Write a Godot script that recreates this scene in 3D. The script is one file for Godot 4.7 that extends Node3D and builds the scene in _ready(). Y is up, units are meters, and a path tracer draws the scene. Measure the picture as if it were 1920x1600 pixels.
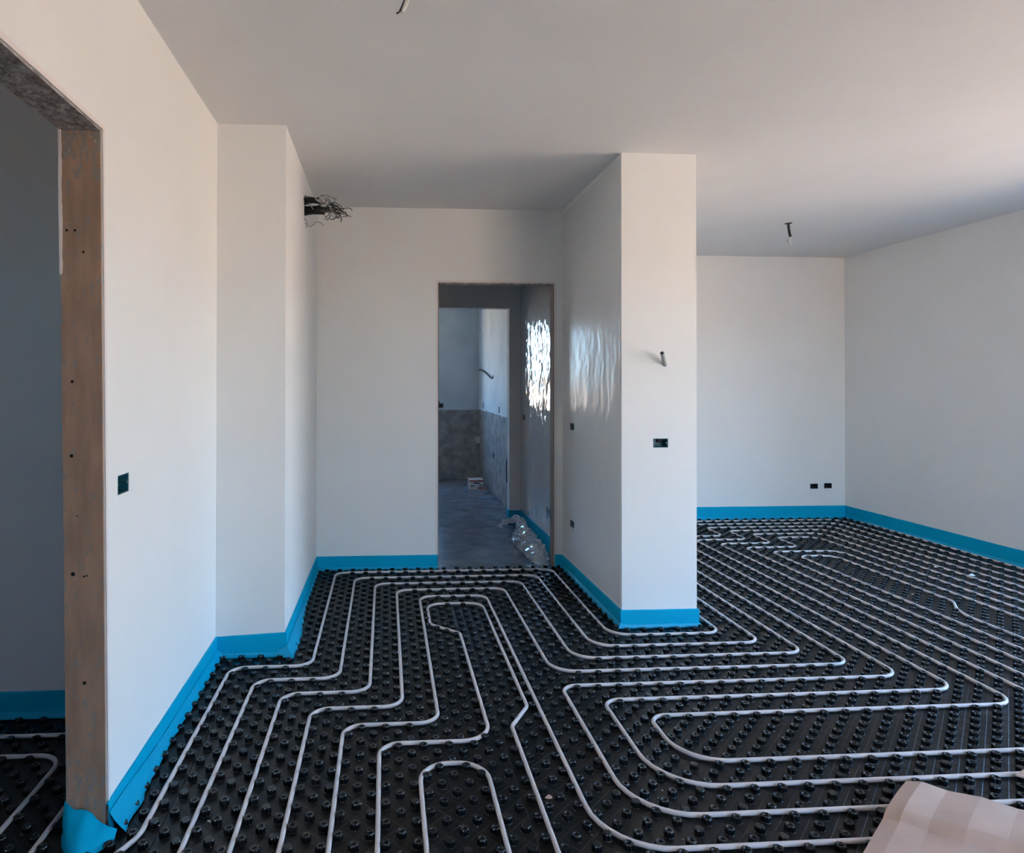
extends Node3D
# A shell under construction: studded underfloor-heating mat, white pipe runs,
# blue edge strip, plastered walls, rough door openings.
# Lattice: pipes run on u (across) and w (into depth), both in steps of 0.15 m.

const U0 := -0.7733
const W0 := 1.9783
const H := 2.81
var M := {}
var rng := RandomNumberGenerator.new()
var noise := FastNoiseLite.new()
var cam: Camera3D

func _ready() -> void:
	rng.seed = 7
	noise.seed = 11
	noise.frequency = 1.0
	# ---- camera, sky, sun, exposure -------------------------------------
	cam = Camera3D.new()
	cam.name = "camera"
	cam.projection = Camera3D.PROJECTION_FRUSTUM
	cam.near = 0.05
	cam.far = 400.0
	cam.size = 1600.0 / 1235.7 * 0.05
	cam.frustum_offset = Vector2((960.0 - 804.41) / 1235.7, -(800.0 - 712.23) / 1235.7) * 0.05
	cam.position = Vector3(0, 1.4367, 0)
	cam.rotation = Vector3(0.00705, -0.0655, 0.0011)
	add_child(cam, true)
	cam.current = true
	var env := Environment.new()
	var sky := Sky.new()
	var sm := ProceduralSkyMaterial.new()
	sm.sky_top_color = Color(0.40, 0.64, 0.89)
	sm.sky_horizon_color = Color(0.76, 0.88, 0.94)
	sm.sky_curve = 0.12
	sm.ground_bottom_color = Color(0.42, 0.34, 0.27)
	sm.ground_horizon_color = Color(0.62, 0.56, 0.50)
	sm.sun_angle_max = 1.0
	sm.sky_energy_multiplier = 1.0
	sky.sky_material = sm
	env.background_mode = Environment.BG_SKY
	env.sky = sky
	env.background_energy_multiplier = 10.0
	env.ambient_light_source = Environment.AMBIENT_SOURCE_SKY
	env.tonemap_mode = Environment.TONE_MAPPER_LINEAR
	env.tonemap_exposure = 1.92
	env.sdfgi_enabled = true
	env.ssao_enabled = true
	env.ssil_enabled = true
	var we := WorldEnvironment.new()
	we.name = "world"
	we.environment = env
	add_child(we, true)
	var sun := DirectionalLight3D.new()
	sun.name = "sun"
	sun.light_color = Color(1.0, 0.95, 0.88)
	sun.light_energy = 20.0
	sun.light_angular_distance = 0.5
	sun.shadow_enabled = true
	sun.basis = Basis.looking_at(Vector3(0.36, -0.93, 0.02), Vector3(0, 0, 1))
	add_child(sun, true)
	make_materials()
	build_shell()
	build_openings()
	build_edge_strips()
	build_pipes()
	build_mats()
	build_boxes()
	build_cables()
	build_plastic()
	build_loose_things()

# ======================= materials =======================================
func noise_tex(freq: float, ramp: Array, size := 512, seed_ := 3, oct := 4, nrm := false) -> NoiseTexture2D:
	var n := FastNoiseLite.new()
	n.noise_type = FastNoiseLite.TYPE_SIMPLEX_SMOOTH
	n.frequency = freq
	n.seed = seed_
	n.fractal_octaves = oct
	var t := NoiseTexture2D.new()
	t.width = size
	t.height = size
	t.seamless = true
	t.noise = n
	if nrm:
		t.as_normal_map = true
		t.bump_strength = 4.0
	elif ramp.size() > 0:
		var g := Gradient.new()
		var cs := PackedColorArray()
		var os := PackedFloat32Array()
		for k in ramp.size():
			cs.append(ramp[k])
			os.append(float(k) / (ramp.size() - 1))
		g.offsets = os
		g.colors = cs
		t.color_ramp = g
	return t

func flat(name_: String, c: Color, rough: float, spec := 0.5) -> StandardMaterial3D:
	var m := StandardMaterial3D.new()
	m.resource_name = name_
	m.albedo_color = c
	m.roughness = rough
	m.metallic_specular = spec
	M[name_] = m
	return m

func tri_mat(name_: String, ramp: Array, freq: float, scale_: float, rough: float, relief := 0.0, spec := 0.4, seed_ := 3) -> StandardMaterial3D:
	var m := flat(name_, Color.WHITE, rough, spec)
	m.albedo_texture = noise_tex(freq, ramp, 512, seed_)
	m.uv1_triplanar = true
	m.uv1_world_triplanar = true
	m.uv1_scale = Vector3.ONE * scale_
	if relief > 0.0:
		m.heightmap_enabled = true
		m.heightmap_scale = relief
		m.heightmap_texture = noise_tex(freq * 1.7, [], 512, seed_ + 9, 5)
	return m

func make_materials() -> void:
	tri_mat("plaster", [Color(0.912, 0.914, 0.906), Color(0.92, 0.922, 0.916), Color(0.926, 0.928, 0.923)], 0.008, 0.35, 0.85, 0.03, 0.3)
	tri_mat("ceiling_plaster", [Color(0.905, 0.905, 0.90), Color(0.916, 0.917, 0.912), Color(0.923, 0.924, 0.92)], 0.008, 0.3, 0.85, 0.06, 0.3, 21)
	tri_mat("screed", [Color(0.31, 0.355, 0.40), Color(0.40, 0.45, 0.505), Color(0.49, 0.54, 0.595)], 0.012, 0.6, 0.24, 0.2, 0.5, 5)  # grey floor; the blue of reflected sky is mixed into its colours
	tri_mat("bare_render", [Color(0.48, 0.49, 0.49), Color(0.59, 0.595, 0.595), Color(0.69, 0.69, 0.685)], 0.014, 0.7, 0.8, 0.4, 0.3, 8)
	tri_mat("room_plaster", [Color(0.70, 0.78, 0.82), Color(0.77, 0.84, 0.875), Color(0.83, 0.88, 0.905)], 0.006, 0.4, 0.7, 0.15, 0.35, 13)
	tri_mat("mortar", [Color(0.48, 0.45, 0.43), Color(0.66, 0.64, 0.63), Color(0.80, 0.79, 0.78)], 0.03, 1.2, 0.95, 0.5, 0.2, 17)
	tri_mat("earth", [Color(0.50, 0.435, 0.37), Color(0.58, 0.51, 0.44), Color(0.64, 0.57, 0.50)], 0.01, 0.05, 0.95, 0.0, 0.2, 19)
	tri_mat("cardboard", [Color(0.75, 0.645, 0.585), Color(0.78, 0.675, 0.615), Color(0.81, 0.705, 0.645)], 0.006, 1.5, 0.8, 0.05, 0.3, 23)
	flat("mat_black", Color(0.08, 0.085, 0.095), 0.27, 0.5)
	flat("mat_sheet", Color(0.06, 0.065, 0.072), 0.38, 0.4)
	flat("pipe_white", Color(0.86, 0.83, 0.83), 0.32, 0.5)
	flat("foam_blue", Color(0.0, 0.65, 0.80), 0.55, 0.2)
	flat("film_blue", Color(0.0, 0.64, 0.80), 0.35, 0.35)
	flat("box_teal", Color(0.04, 0.33, 0.39), 0.5)
	flat("box_dark", Color(0.04, 0.09, 0.11), 0.5)
	flat("box_brown", Color(0.16, 0.08, 0.06), 0.7)
	flat("conduit_black", Color(0.05, 0.055, 0.055), 0.5)
	flat("conduit_grey", Color(0.62, 0.63, 0.63), 0.5)
	flat("wire_grey", Color(0.58, 0.59, 0.59), 0.4)
	flat("wire_dark", Color(0.10, 0.11, 0.12), 0.4)
	flat("wire_white", Color(0.82, 0.81, 0.79), 0.4)
	flat("wire_brown", Color(0.30, 0.17, 0.10), 0.4)
	flat("plastic_white", Color(0.78, 0.78, 0.77), 0.4)
	flat("bead_white", Color(0.90, 0.87, 0.86), 0.7)
	flat("hole_dark", Color(0.04, 0.025, 0.02), 0.9)
	flat("brass", Color(0.80, 0.70, 0.50), 0.3).metallic = 0.9
	flat("chip_white", Color(0.92, 0.92, 0.92), 0.8)
	flat("frame_metal", Color(0.75, 0.76, 0.78), 0.4)
	var f := flat("clear_film", Color(0.95, 0.96, 0.97, 0.16), 0.1, 0.6)
	f.transparency = BaseMaterial3D.TRANSPARENCY_ALPHA
	var f2 := flat("thin_film", Color(0.95, 0.96, 0.97, 0.1), 0.2, 0.27)
	f2.transparency = BaseMaterial3D.TRANSPARENCY_ALPHA
	var g := flat("crumpled_film", Color(0.90, 0.94, 0.98, 0.62), 0.1, 0.9)
	g.transparency = BaseMaterial3D.TRANSPARENCY_ALPHA
	# brown rough board with mortar smears (upright, v runs down)
	var im := Image.create(96, 1024, false, Image.FORMAT_RGB8)
	var n1 := FastNoiseLite.new(); n1.seed = 4; n1.frequency = 0.02; n1.fractal_octaves = 4
	var n2 := FastNoiseLite.new(); n2.seed = 9; n2.frequency = 0.055; n2.fractal_octaves = 3
	var n3 := FastNoiseLite.new(); n3.seed = 15; n3.frequency = 0.16
	for y in 1024:
		var v := y / 1024.0
		var amount := -0.28 + smoothstep(0.09, 0.0, v) * 0.75 + smoothstep(0.80, 1.0, v) * 0.36
		for x in 96:
			var c := Color(0.66, 0.535, 0.45) * (1.0 + 0.12 * n1.get_noise_2d(x, y * 0.35))
			var a := n2.get_noise_2d(x, y * 0.6) + n1.get_noise_2d(x * 2 + 300, y) * 0.5 + amount
			var e: float = absf(x - 48.0) / 48.0
			a += smoothstep(0.8, 1.0, e) * 0.3
			c = c.lerp(Color(0.56, 0.54, 0.52), clampf((a - 0.12) * 4.0, 0.0, 0.8))
			var s := n3.get_noise_2d(x, y * 0.5) + 0.25 * amount
			c = c.lerp(Color(0.80, 0.78, 0.76), clampf((s - 0.52) * 7.0, 0.0, 0.8))
			im.set_pixel(x, y, c)
	var b := flat("rough_board", Color.WHITE, 0.8, 0.3)
	b.albedo_texture = ImageTexture.create_from_image(im)
	# printed carton
	var cim := Image.create(64, 64, false, Image.FORMAT_RGB8)
	cim.fill(Color(0.85, 0.84, 0.82))
	cim.fill_rect(Rect2i(0, 0, 64, 8), Color(0.62, 0.16, 0.14))
	cim.fill_rect(Rect2i(16, 14, 30, 9), Color(0.20, 0.26, 0.48))
	cim.fill_rect(Rect2i(6, 34, 14, 10), Color(0.25, 0.45, 0.48))
	cim.fill_rect(Rect2i(44, 32, 14, 8), Color(0.22, 0.28, 0.5))
	cim.fill_rect(Rect2i(38, 48, 22, 12), Color(0.66, 0.22, 0.14))
	var cm := flat("carton_print", Color.WHITE, 0.6)
	cm.albedo_texture = ImageTexture.create_from_image(cim)

# ======================= mesh helpers =====================================
func begin() -> SurfaceTool:
	var st := SurfaceTool.new()
	st.begin(Mesh.PRIMITIVE_TRIANGLES)
	return st

func tri(st: SurfaceTool, a: Vector3, b: Vector3, c: Vector3, n := Vector3.ZERO) -> void:
	var g := (c - a).cross(b - a)      # clockwise front
	if n != Vector3.ZERO and g.dot(n) < 0.0:
		var t := b; b = c; c = t
		g = -g
	if g.length_squared() < 1e-18:
		return
	st.set_normal(g.normalized())
	st.add_vertex(a); st.add_vertex(b); st.add_vertex(c)

func quad(st: SurfaceTool, a: Vector3, b: Vector3, c: Vector3, d: Vector3, n := Vector3.ZERO) -> void:
	tri(st, a, b, c, n)
	tri(st, a, c, d, n)

func uvquad(st: SurfaceTool, p: Array, uv: Array, n: Vector3) -> void:
	for idx in [[0, 1, 2], [0, 2, 3]]:
		var k: Array = idx
		var g: Vector3 = (p[k[2]] - p[k[0]]).cross(p[k[1]] - p[k[0]])
		if g.dot(n) < 0.0:
			k = [k[0], k[2], k[1]]
		for q in k:
			st.set_normal(n)
			st.set_uv(uv[q])
			st.add_vertex(p[q])

func box(st: SurfaceTool, lo: Vector3, hi: Vector3, bev := 0.0) -> void:
	var c := (lo + hi) * 0.5
	var h := (hi - lo) * 0.5
	var b := minf(bev, minf(h.x, minf(h.y, h.z)) * 0.9)
	for ax in 3:
		for s in [-1.0, 1.0]:
			var i := (ax + 1) % 3
			var j := (ax + 2) % 3
			var n := Vector3.ZERO; n[ax] = s
			var q := []
			for t in [[-1, -1], [1, -1], [1, 1], [-1, 1]]:
				var p := c
				p[ax] += s * h[ax]
				p[i] += t[0] * (h[i] - b)
				p[j] += t[1] * (h[j] - b)
				q.append(p)
			quad(st, q[0], q[1], q[2], q[3], n)
			if b > 0.0:   # edge chamfers, each once
				for t in [-1.0, 1.0]:
					var n2 := n; n2[i] = t
					var e := []
					for r in [-1.0, 1.0]:
						var p1 := c
						p1[ax] += s * h[ax]; p1[i] += t * (h[i] - b); p1[j] += r * (h[j] - b)
						var p2 := c
						p2[ax] += s * (h[ax] - b); p2[i] += t * h[i]; p2[j] += r * (h[j] - b)
						e.append([p1, p2])
					quad(st, e[0][0], e[0][1], e[1][1], e[1][0], n2)
	if b > 0.0:
		for sx in [-1.0, 1.0]:
			for sy in [-1.0, 1.0]:
				for sz in [-1.0, 1.0]:
					var s3 := Vector3(sx, sy, sz)
					tri(st, c + s3 * Vector3(h.x, h.y - b, h.z - b), c + s3 * Vector3(h.x - b, h.y, h.z - b), c + s3 * Vector3(h.x - b, h.y - b, h.z), s3)

# a wall, floor or ceiling: rectangle u0..u1 by v0..v1 between two planes, with rectangular holes [u0,u1,v0,v1]
func slab(st: SurfaceTool, ax: String, f: float, bk: float, u0: float, u1: float, v0: float, v1: float, holes := []) -> void:
	var us := [u0, u1]
	var vs := [v0, v1]
	for hh in holes:
		us.append_array([clampf(hh[0], u0, u1), clampf(hh[1], u0, u1)])
		vs.append_array([clampf(hh[2], v0, v1), clampf(hh[3], v0, v1)])
	us.sort(); vs.sort()
	var P := func(u: float, v: float, d: float) -> Vector3:
		if ax == "x": return Vector3(d, v, u)
		if ax == "z": return Vector3(u, v, d)
		return Vector3(u, d, v)
	var open := func(u: float, v: float) -> bool:
		if u < u0 or u > u1 or v < v0 or v > v1: return true
		for hh in holes:
			if u > hh[0] and u < hh[1] and v > hh[2] and v < hh[3]: return true
		return false
	var nf: Vector3 = (P.call(0, 0, f) - P.call(0, 0, bk)).normalized()
	var du: Vector3 = P.call(1, 0, 0)
	var dv: Vector3 = P.call(0, 1, 0)
	for i in us.size() - 1:
		for j in vs.size() - 1:
			var a: float = us[i]; var b: float = us[i + 1]
			var c: float = vs[j]; var d: float = vs[j + 1]
			if b - a < 1e-6 or d - c < 1e-6: continue
			var um := (a + b) / 2; var vm := (c + d) / 2
			if open.call(um, vm): continue
			quad(st, P.call(a, c, f), P.call(b, c, f), P.call(b, d, f), P.call(a, d, f), nf)
			quad(st, P.call(a, c, bk), P.call(b, c, bk), P.call(b, d, bk), P.call(a, d, bk), -nf)
			if open.call(a - 1e-4, vm): quad(st, P.call(a, c, f), P.call(a, d, f), P.call(a, d, bk), P.call(a, c, bk), -du)
			if open.call(b + 1e-4, vm): quad(st, P.call(b, c, f), P.call(b, d, f), P.call(b, d, bk), P.call(b, c, bk), du)
			if open.call(um, c - 1e-4): quad(st, P.call(a, c, f), P.call(b, c, f), P.call(b, c, bk), P.call(a, c, bk), -dv)
			if open.call(um, d + 1e-4): quad(st, P.call(a, d, f), P.call(b, d, f), P.call(b, d, bk), P.call(a, d, bk), dv)

func tube(st: SurfaceTool, pts: Array, r: float, sides := 8, caps := true, r2 := -1.0, ribs := 0.0) -> void:
	var n := pts.size()
	var rings := []
	var up := Vector3.UP
	var t0: Vector3 = (pts[1] - pts[0]).normalized()
	if absf(t0.dot(up)) > 0.9: up = Vector3.RIGHT
	var nx := t0.cross(up).normalized()
	for k in n:
		var t: Vector3
		if k == 0: t = t0
		elif k == n - 1: t = (pts[k] - pts[k - 1]).normalized()
		else: t = ((pts[k + 1] - pts[k]).normalized() + (pts[k] - pts[k - 1]).normalized()).normalized()
		nx = (nx - t * nx.dot(t)).normalized()
		var ny := t.cross(nx)
		var rr := r if r2 < 0.0 else lerpf(r, r2, float(k) / (n - 1))
		if ribs > 0.0 and k % 2 == 1: rr -= ribs
		var ring := []
		for s in sides:
			var a := TAU * s / sides
			var d := nx * cos(a) + ny * sin(a)
			ring.append([pts[k] + d * rr, d])
		rings.append(ring)
	for k in n - 1:
		for s in sides:
			var s2 := (s + 1) % sides
			var q := [rings[k][s], rings[k][s2], rings[k + 1][s2], rings[k + 1][s]]
			for idx in [[0, 1, 2], [0, 2, 3]]:
				var g: Vector3 = (q[idx[2]][0] - q[idx[0]][0]).cross(q[idx[1]][0] - q[idx[0]][0])
				var o: Array = idx
				if g.dot(q[idx[0]][1]) < 0.0: o = [idx[0], idx[2], idx[1]]
				for e in o:
					st.set_normal(q[e][1])
					st.add_vertex(q[e][0])
	if caps:
		for e in [[0, -t0], [n - 1, (pts[n - 1] - pts[n - 2]).normalized()]]:
			for s in range(1, sides - 1):
				tri(st, rings[e[0]][0][0], rings[e[0]][s][0], rings[e[0]][s + 1][0], e[1])

# smooth grid of points [row][col]
func grid(st: SurfaceTool, g: Array, smooth := true) -> void:
	var nr := g.size()
	var nc: int = g[0].size()
	if not smooth:
		for i in nr - 1:
			for j in nc - 1:
				tri(st, g[i][j], g[i][j + 1], g[i + 1][j + 1])
				tri(st, g[i][j], g[i + 1][j + 1], g[i + 1][j])
		return
	var nn := []
	for i in nr:
		var row := []
		for j in nc:
			var a: Vector3 = g[min(i + 1, nr - 1)][j] - g[max(i - 1, 0)][j]
			var b: Vector3 = g[i][min(j + 1, nc - 1)] - g[i][max(j - 1, 0)]
			row.append(a.cross(b).normalized())
		nn.append(row)
	for i in nr - 1:
		for j in nc - 1:
			for q in [[[0, 0], [0, 1], [1, 1]], [[0, 0], [1, 1], [1, 0]]]:
				for e in q:
					st.set_normal(nn[i + e[0]][j + e[1]])
					st.add_vertex(g[i + e[0]][j + e[1]])

func spline(p: Array, steps := 6) -> Array:
	var c := Curve3D.new()
	for k in p.size():
		var a: Vector3 = p[max(k - 1, 0)]
		var b: Vector3 = p[min(k + 1, p.size() - 1)]
		var t := (b - a) / 6.0
		c.add_point(p[k], -t, t)
	var out := []
	for k in p.size() - 1:
		for s in steps:
			out.append(c.sample(k, float(s) / steps))
	out.append(p[p.size() - 1])
	return out

# ======================= object helpers ===================================
var used := {}
func numbered(called: String) -> String:
	var n: int = used.get(called, 0)
	used[called] = n + 1
	return called if n == 0 else "%s_%03d" % [called, n]

func thing(called: String, label: String, category: String, at := Vector3.ZERO, group := "") -> Node3D:
	var o := Node3D.new()
	o.name = numbered(called)
	add_child(o, true)
	o.position = at
	tag(o, label, category, group)
	return o

func tag(o: Node3D, label: String, category: String, group := "") -> void:
	o.set_meta("label", label)
	o.set_meta("category", category)
	if group != "":
		o.set_meta("group", group)

# commits one mesh; vertices are given in world space when the parent is a thing at "at"
func put(called: String, st: SurfaceTool, mat: String, parent: Node = self) -> MeshInstance3D:
	var o := MeshInstance3D.new()
	var taken := {}
	for ch in parent.get_children():
		taken[String(ch.name)] = true
	var nm := called
	var k := 0
	while taken.has(nm):
		k += 1
		nm = "%s_%03d" % [called, k]
	if parent == self:
		used[called] = max(used.get(called, 0), k + 1)
	o.name = nm
	o.mesh = st.commit()
	o.material_override = M[mat]
	parent.add_child(o, true)
	if parent is Node3D and parent != self:
		o.position = -parent.position
		if parent.get_parent() != self and parent.get_parent() is Node3D:
			o.position = Vector3.ZERO
	return o

func struct(called: String, st: SurfaceTool, mat: String, label := "", category := "wall") -> MeshInstance3D:
	var o := put(called, st, mat)
	o.set_meta("kind", "structure")
	if label != "":
		tag(o, label, category)
	return o

func at(u: float, w: float, y := 0.0112) -> Vector3:
	return Vector3(U0 + 0.15 * u, y, -(W0 + 0.15 * w))

# ======================= shell ============================================
const DOOR_L := [-2.19, -1.25, -0.3, 2.235]      # opening in the left wall (z, y)
const DOOR_H := [0.405, 1.325, -0.3, 2.235]      # opening in the hall back wall (x, y)
const DOOR_C := [0.36, 1.266, -0.3, 2.221]       # second opening in the corridor (x, y)
const BOX_L := [-2.352, -2.255, 1.066, 1.131]
const HOLE_B := [-4.40, -4.315, 2.506, 2.672]
const BOX_N := [1.581, 1.671, 1.063, 1.117]
const BOX_NL1 := [-4.905, -4.795, 1.094, 1.148]
const BOX_NL2 := [-4.905, -4.795, 0.366, 0.420]
const BOX_C1 := [-6.62, -6.49, 1.080, 1.134]
const BOX_C2 := [-5.646, -5.479, 0.268, 0.376]
const BOX_B1 := [4.548, 4.636, 0.319, 0.374]
const BOX_B2 := [4.704, 4.792, 0.323, 0.378]
const WIN_R := [-4.0, -1.7, 0.0, 2.15]
const WIN_F := [-0.36, 0.64, 1.05, 2.36]
const WIN_L := [-2.5, -1.9, 1.8, 2.45]
const ADDED_WIN_B := [2.7, 4.8, 0.0, 2.35]  # unseen rear opening, added to brighten surfaces that face the viewpoint

func build_shell() -> void:
	var st := begin()
	slab(st, "y", -0.03, -0.25, -3.8, 5.6, -10.25, 2.15)
	struct("floor", st, "screed", "grey concrete subfloor under the black studded mat", "floor")
	st = begin()
	slab(st, "y", 0.0, -0.03, -1.5, 1.39, -9.95, -5.121)
	struct("floor_corridor", st, "screed", "damp grey screed floor, reflected sky blue mixed into its colour, in the corridor beyond the doorway", "floor")
	st = begin()
	slab(st, "y", H, H + 0.22, -3.8, 5.6, -10.25, 2.15)
	struct("ceiling", st, "ceiling_plaster", "flat off-white plastered ceiling over the whole room", "ceiling")
	# left wall with the leaning rough opening
	st = begin()
	slab(st, "x", -0.888, -1.0, -3.54, 1.95, -0.03, H, [DOOR_L, BOX_L])
	var a := Vector3(-0.888, 0, -2.19); var b := Vector3(-0.888, 2.235, -2.19); var c := Vector3(-0.888, 2.235, -2.122)
	var o := Vector3(-0.112, 0, 0)
	tri(st, a, b, c, Vector3.RIGHT)
	tri(st, a + o, b + o, c + o, Vector3.LEFT)
	quad(st, a, c, c + o, a + o, Vector3(0, 0, 1))
	struct("wall_left", st, "plaster", "bright white left wall with a rough brown doorway and one switch box")
	st = begin()
	slab(st, "z", -3.53, -3.63, -1.0, -0.53, -0.03, H)
	slab(st, "x", -0.53, -0.63, -5.12, -3.63, -0.03, H, [HOLE_B])
	struct("wall_pier", st, "plaster", "white corner pier stepping out beyond the left wall, cable hole in its side")
	st = begin()
	slab(st, "z", -5.12, -5.22, -1.6, 1.39, -0.03, H, [DOOR_H])
	struct("wall_hall", st, "plaster", "grey-white back wall of the short hall with the open doorway")
	st = begin()
	slab(st, "z", -3.81, -3.91, 1.39, 1.845, -0.03, H, [BOX_N])
	slab(st, "x", 1.39, 1.49, -6.82, -3.91, -0.03, H, [BOX_NL1, BOX_NL2, BOX_C1, BOX_C2])
	slab(st, "x", 1.845, 1.745, -6.9, -3.91, -0.03, H)
	struct("wall_nib", st, "plaster", "white wall end like a column in the middle, lit front and shaded left side")
	st = begin()
	slab(st, "z", -6.8, -6.9, 1.745, 5.3, -0.03, H, [BOX_B1, BOX_B2])
	struct("wall_back", st, "plaster", "farthest back wall on the right with two small socket boxes")
	st = begin()
	var sh := func(hh: Array) -> Array: return [hh[0] + 6.8, hh[1] + 6.8, hh[2], hh[3]]
	slab(st, "x", 0.0, 0.36, -0.4, 9.2, -0.03, H + 0.1, [sh.call(WIN_R)])
	var wr := struct("wall_right", st, "plaster", "long plain grey-white right wall above the blue strip")
	wr.position = Vector3(4.94, 0, -6.8)
	wr.rotation.y = 0.0225
	st = begin()
	slab(st, "z", 1.95, 2.15, -3.8, 5.6, -0.25, H, [WIN_L, ADDED_WIN_B])
	struct("wall_rear", st, "plaster", "white wall behind the viewpoint with two window openings, one added for its light")
	st = begin()
	slab(st, "x", -3.6, -3.8, -3.05, 1.95, -0.25, H)
	struct("wall_room_end", st, "plaster", "white outer wall closing the side room")
	st = begin()
	slab(st, "z", -2.95, -3.05, -3.6, -1.0, -0.03, H)
	struct("wall_room_back", st, "plaster", "dim blue-grey wall of the side room seen through the left opening")
	# corridor and the bathroom-like room beyond
	st = begin()
	slab(st, "z", -6.7, -6.82, -1.6, 1.39, -0.03, H, [DOOR_C])
	struct("wall_corridor", st, "plaster", "dark cross wall in the corridor with the second door opening")
	st = begin()
	slab(st, "x", -1.5, -1.6, -9.95, -5.22, -0.25, H)
	struct("wall_corridor_left", st, "plaster", "white wall closing the corridor and farthest room")
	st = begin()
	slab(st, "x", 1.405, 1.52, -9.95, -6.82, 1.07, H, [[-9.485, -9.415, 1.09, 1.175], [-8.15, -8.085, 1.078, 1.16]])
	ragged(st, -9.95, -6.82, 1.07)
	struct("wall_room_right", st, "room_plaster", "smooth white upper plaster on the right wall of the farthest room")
	st = begin()
	slab(st, "x", 1.42, 1.52, -9.95, -6.82, -0.03, 1.07, [[-8.68, -8.60, 0.46, 0.53], [-7.72, -7.64, 0.284, 0.553]])
	struct("wall_room_right_base", st, "bare_render", "bare grey render on the lower right wall of the farthest room")
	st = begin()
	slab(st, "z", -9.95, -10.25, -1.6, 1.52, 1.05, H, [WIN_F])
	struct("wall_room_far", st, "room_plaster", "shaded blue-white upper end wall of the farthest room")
	st = begin()
	slab(st, "z", -9.94, -10.25, -1.6, 1.52, -0.03, 1.05)
	struct("wall_room_far_base", st, "bare_render", "dark bare render on the lower end wall of the farthest room")
	st = begin()
	slab(st, "y", -0.25, -0.6, -150, 150, -150, 150)
	struct("ground", st, "earth", "sunlit bare earth outside the building", "ground")
	# windows: plain metal frames with a mullion, no glazing fitted yet
	window_frame("window_1", "x", 5.14, WIN_R, 1, 0.045)
	window_frame("window_2", "z", -10.1, WIN_F, 1)
	window_frame("window_3", "z", 2.05, WIN_L, 0)
	window_frame("window_4", "z", 2.05, ADDED_WIN_B, 2)

func ragged(st: SurfaceTool, z0: float, z1: float, y: float) -> void:
	# torn lower edge of the upper plaster coat
	var n := 40
	for k in n:
		var za := lerpf(z0, z1, float(k) / n); var zb := lerpf(z0, z1, float(k + 1) / n)
		var da := 0.05 * absf(noise.get_noise_1d(k * 1.7)) + 0.006; var db := 0.05 * absf(noise.get_noise_1d((k + 1) * 1.7)) + 0.006
		quad(st, Vector3(1.405, y, za), Vector3(1.405, y, zb), Vector3(1.405, y - db, zb), Vector3(1.405, y - da, za), Vector3.LEFT)
		quad(st, Vector3(1.405, y - da, za), Vector3(1.405, y - db, zb), Vector3(1.42, y - db, zb), Vector3(1.42, y - da, za), Vector3.DOWN)

func window_frame(called: String, ax: String, d: float, h: Array, mullions: int, extra := 0.0) -> void:
	var st := begin()
	var t := 0.05
	var B := func(u0: float, u1: float, v0: float, v1: float) -> void:
		if ax == "x": box(st, Vector3(d + extra - 0.03, v0, u0), Vector3(d + extra + 0.03, v1, u1), 0.004)
		else: box(st, Vector3(u0, v0, d - 0.03), Vector3(u1, v1, d + 0.03), 0.004)
	B.call(h[0], h[0] + t, h[2], h[3]); B.call(h[1] - t, h[1], h[2], h[3])
	B.call(h[0] + t, h[1] - t, h[3] - t, h[3]); B.call(h[0] + t, h[1] - t, h[2], h[2] + t)
	for k in mullions:
		var m := lerpf(h[0], h[1], float(k + 1) / (mullions + 1))
		B.call(m - t / 2, m + t / 2, h[2] + t, h[3] - t)
	var place: Dictionary = {"window_1": "right wall", "window_2": "farthest room's end wall", "window_3": "side room's rear wall", "window_4": "main room rear wall, unseen and added for its light"}
	struct(called, st, "frame_metal", "pale metal window frame in the " + place[called], "window")

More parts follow.
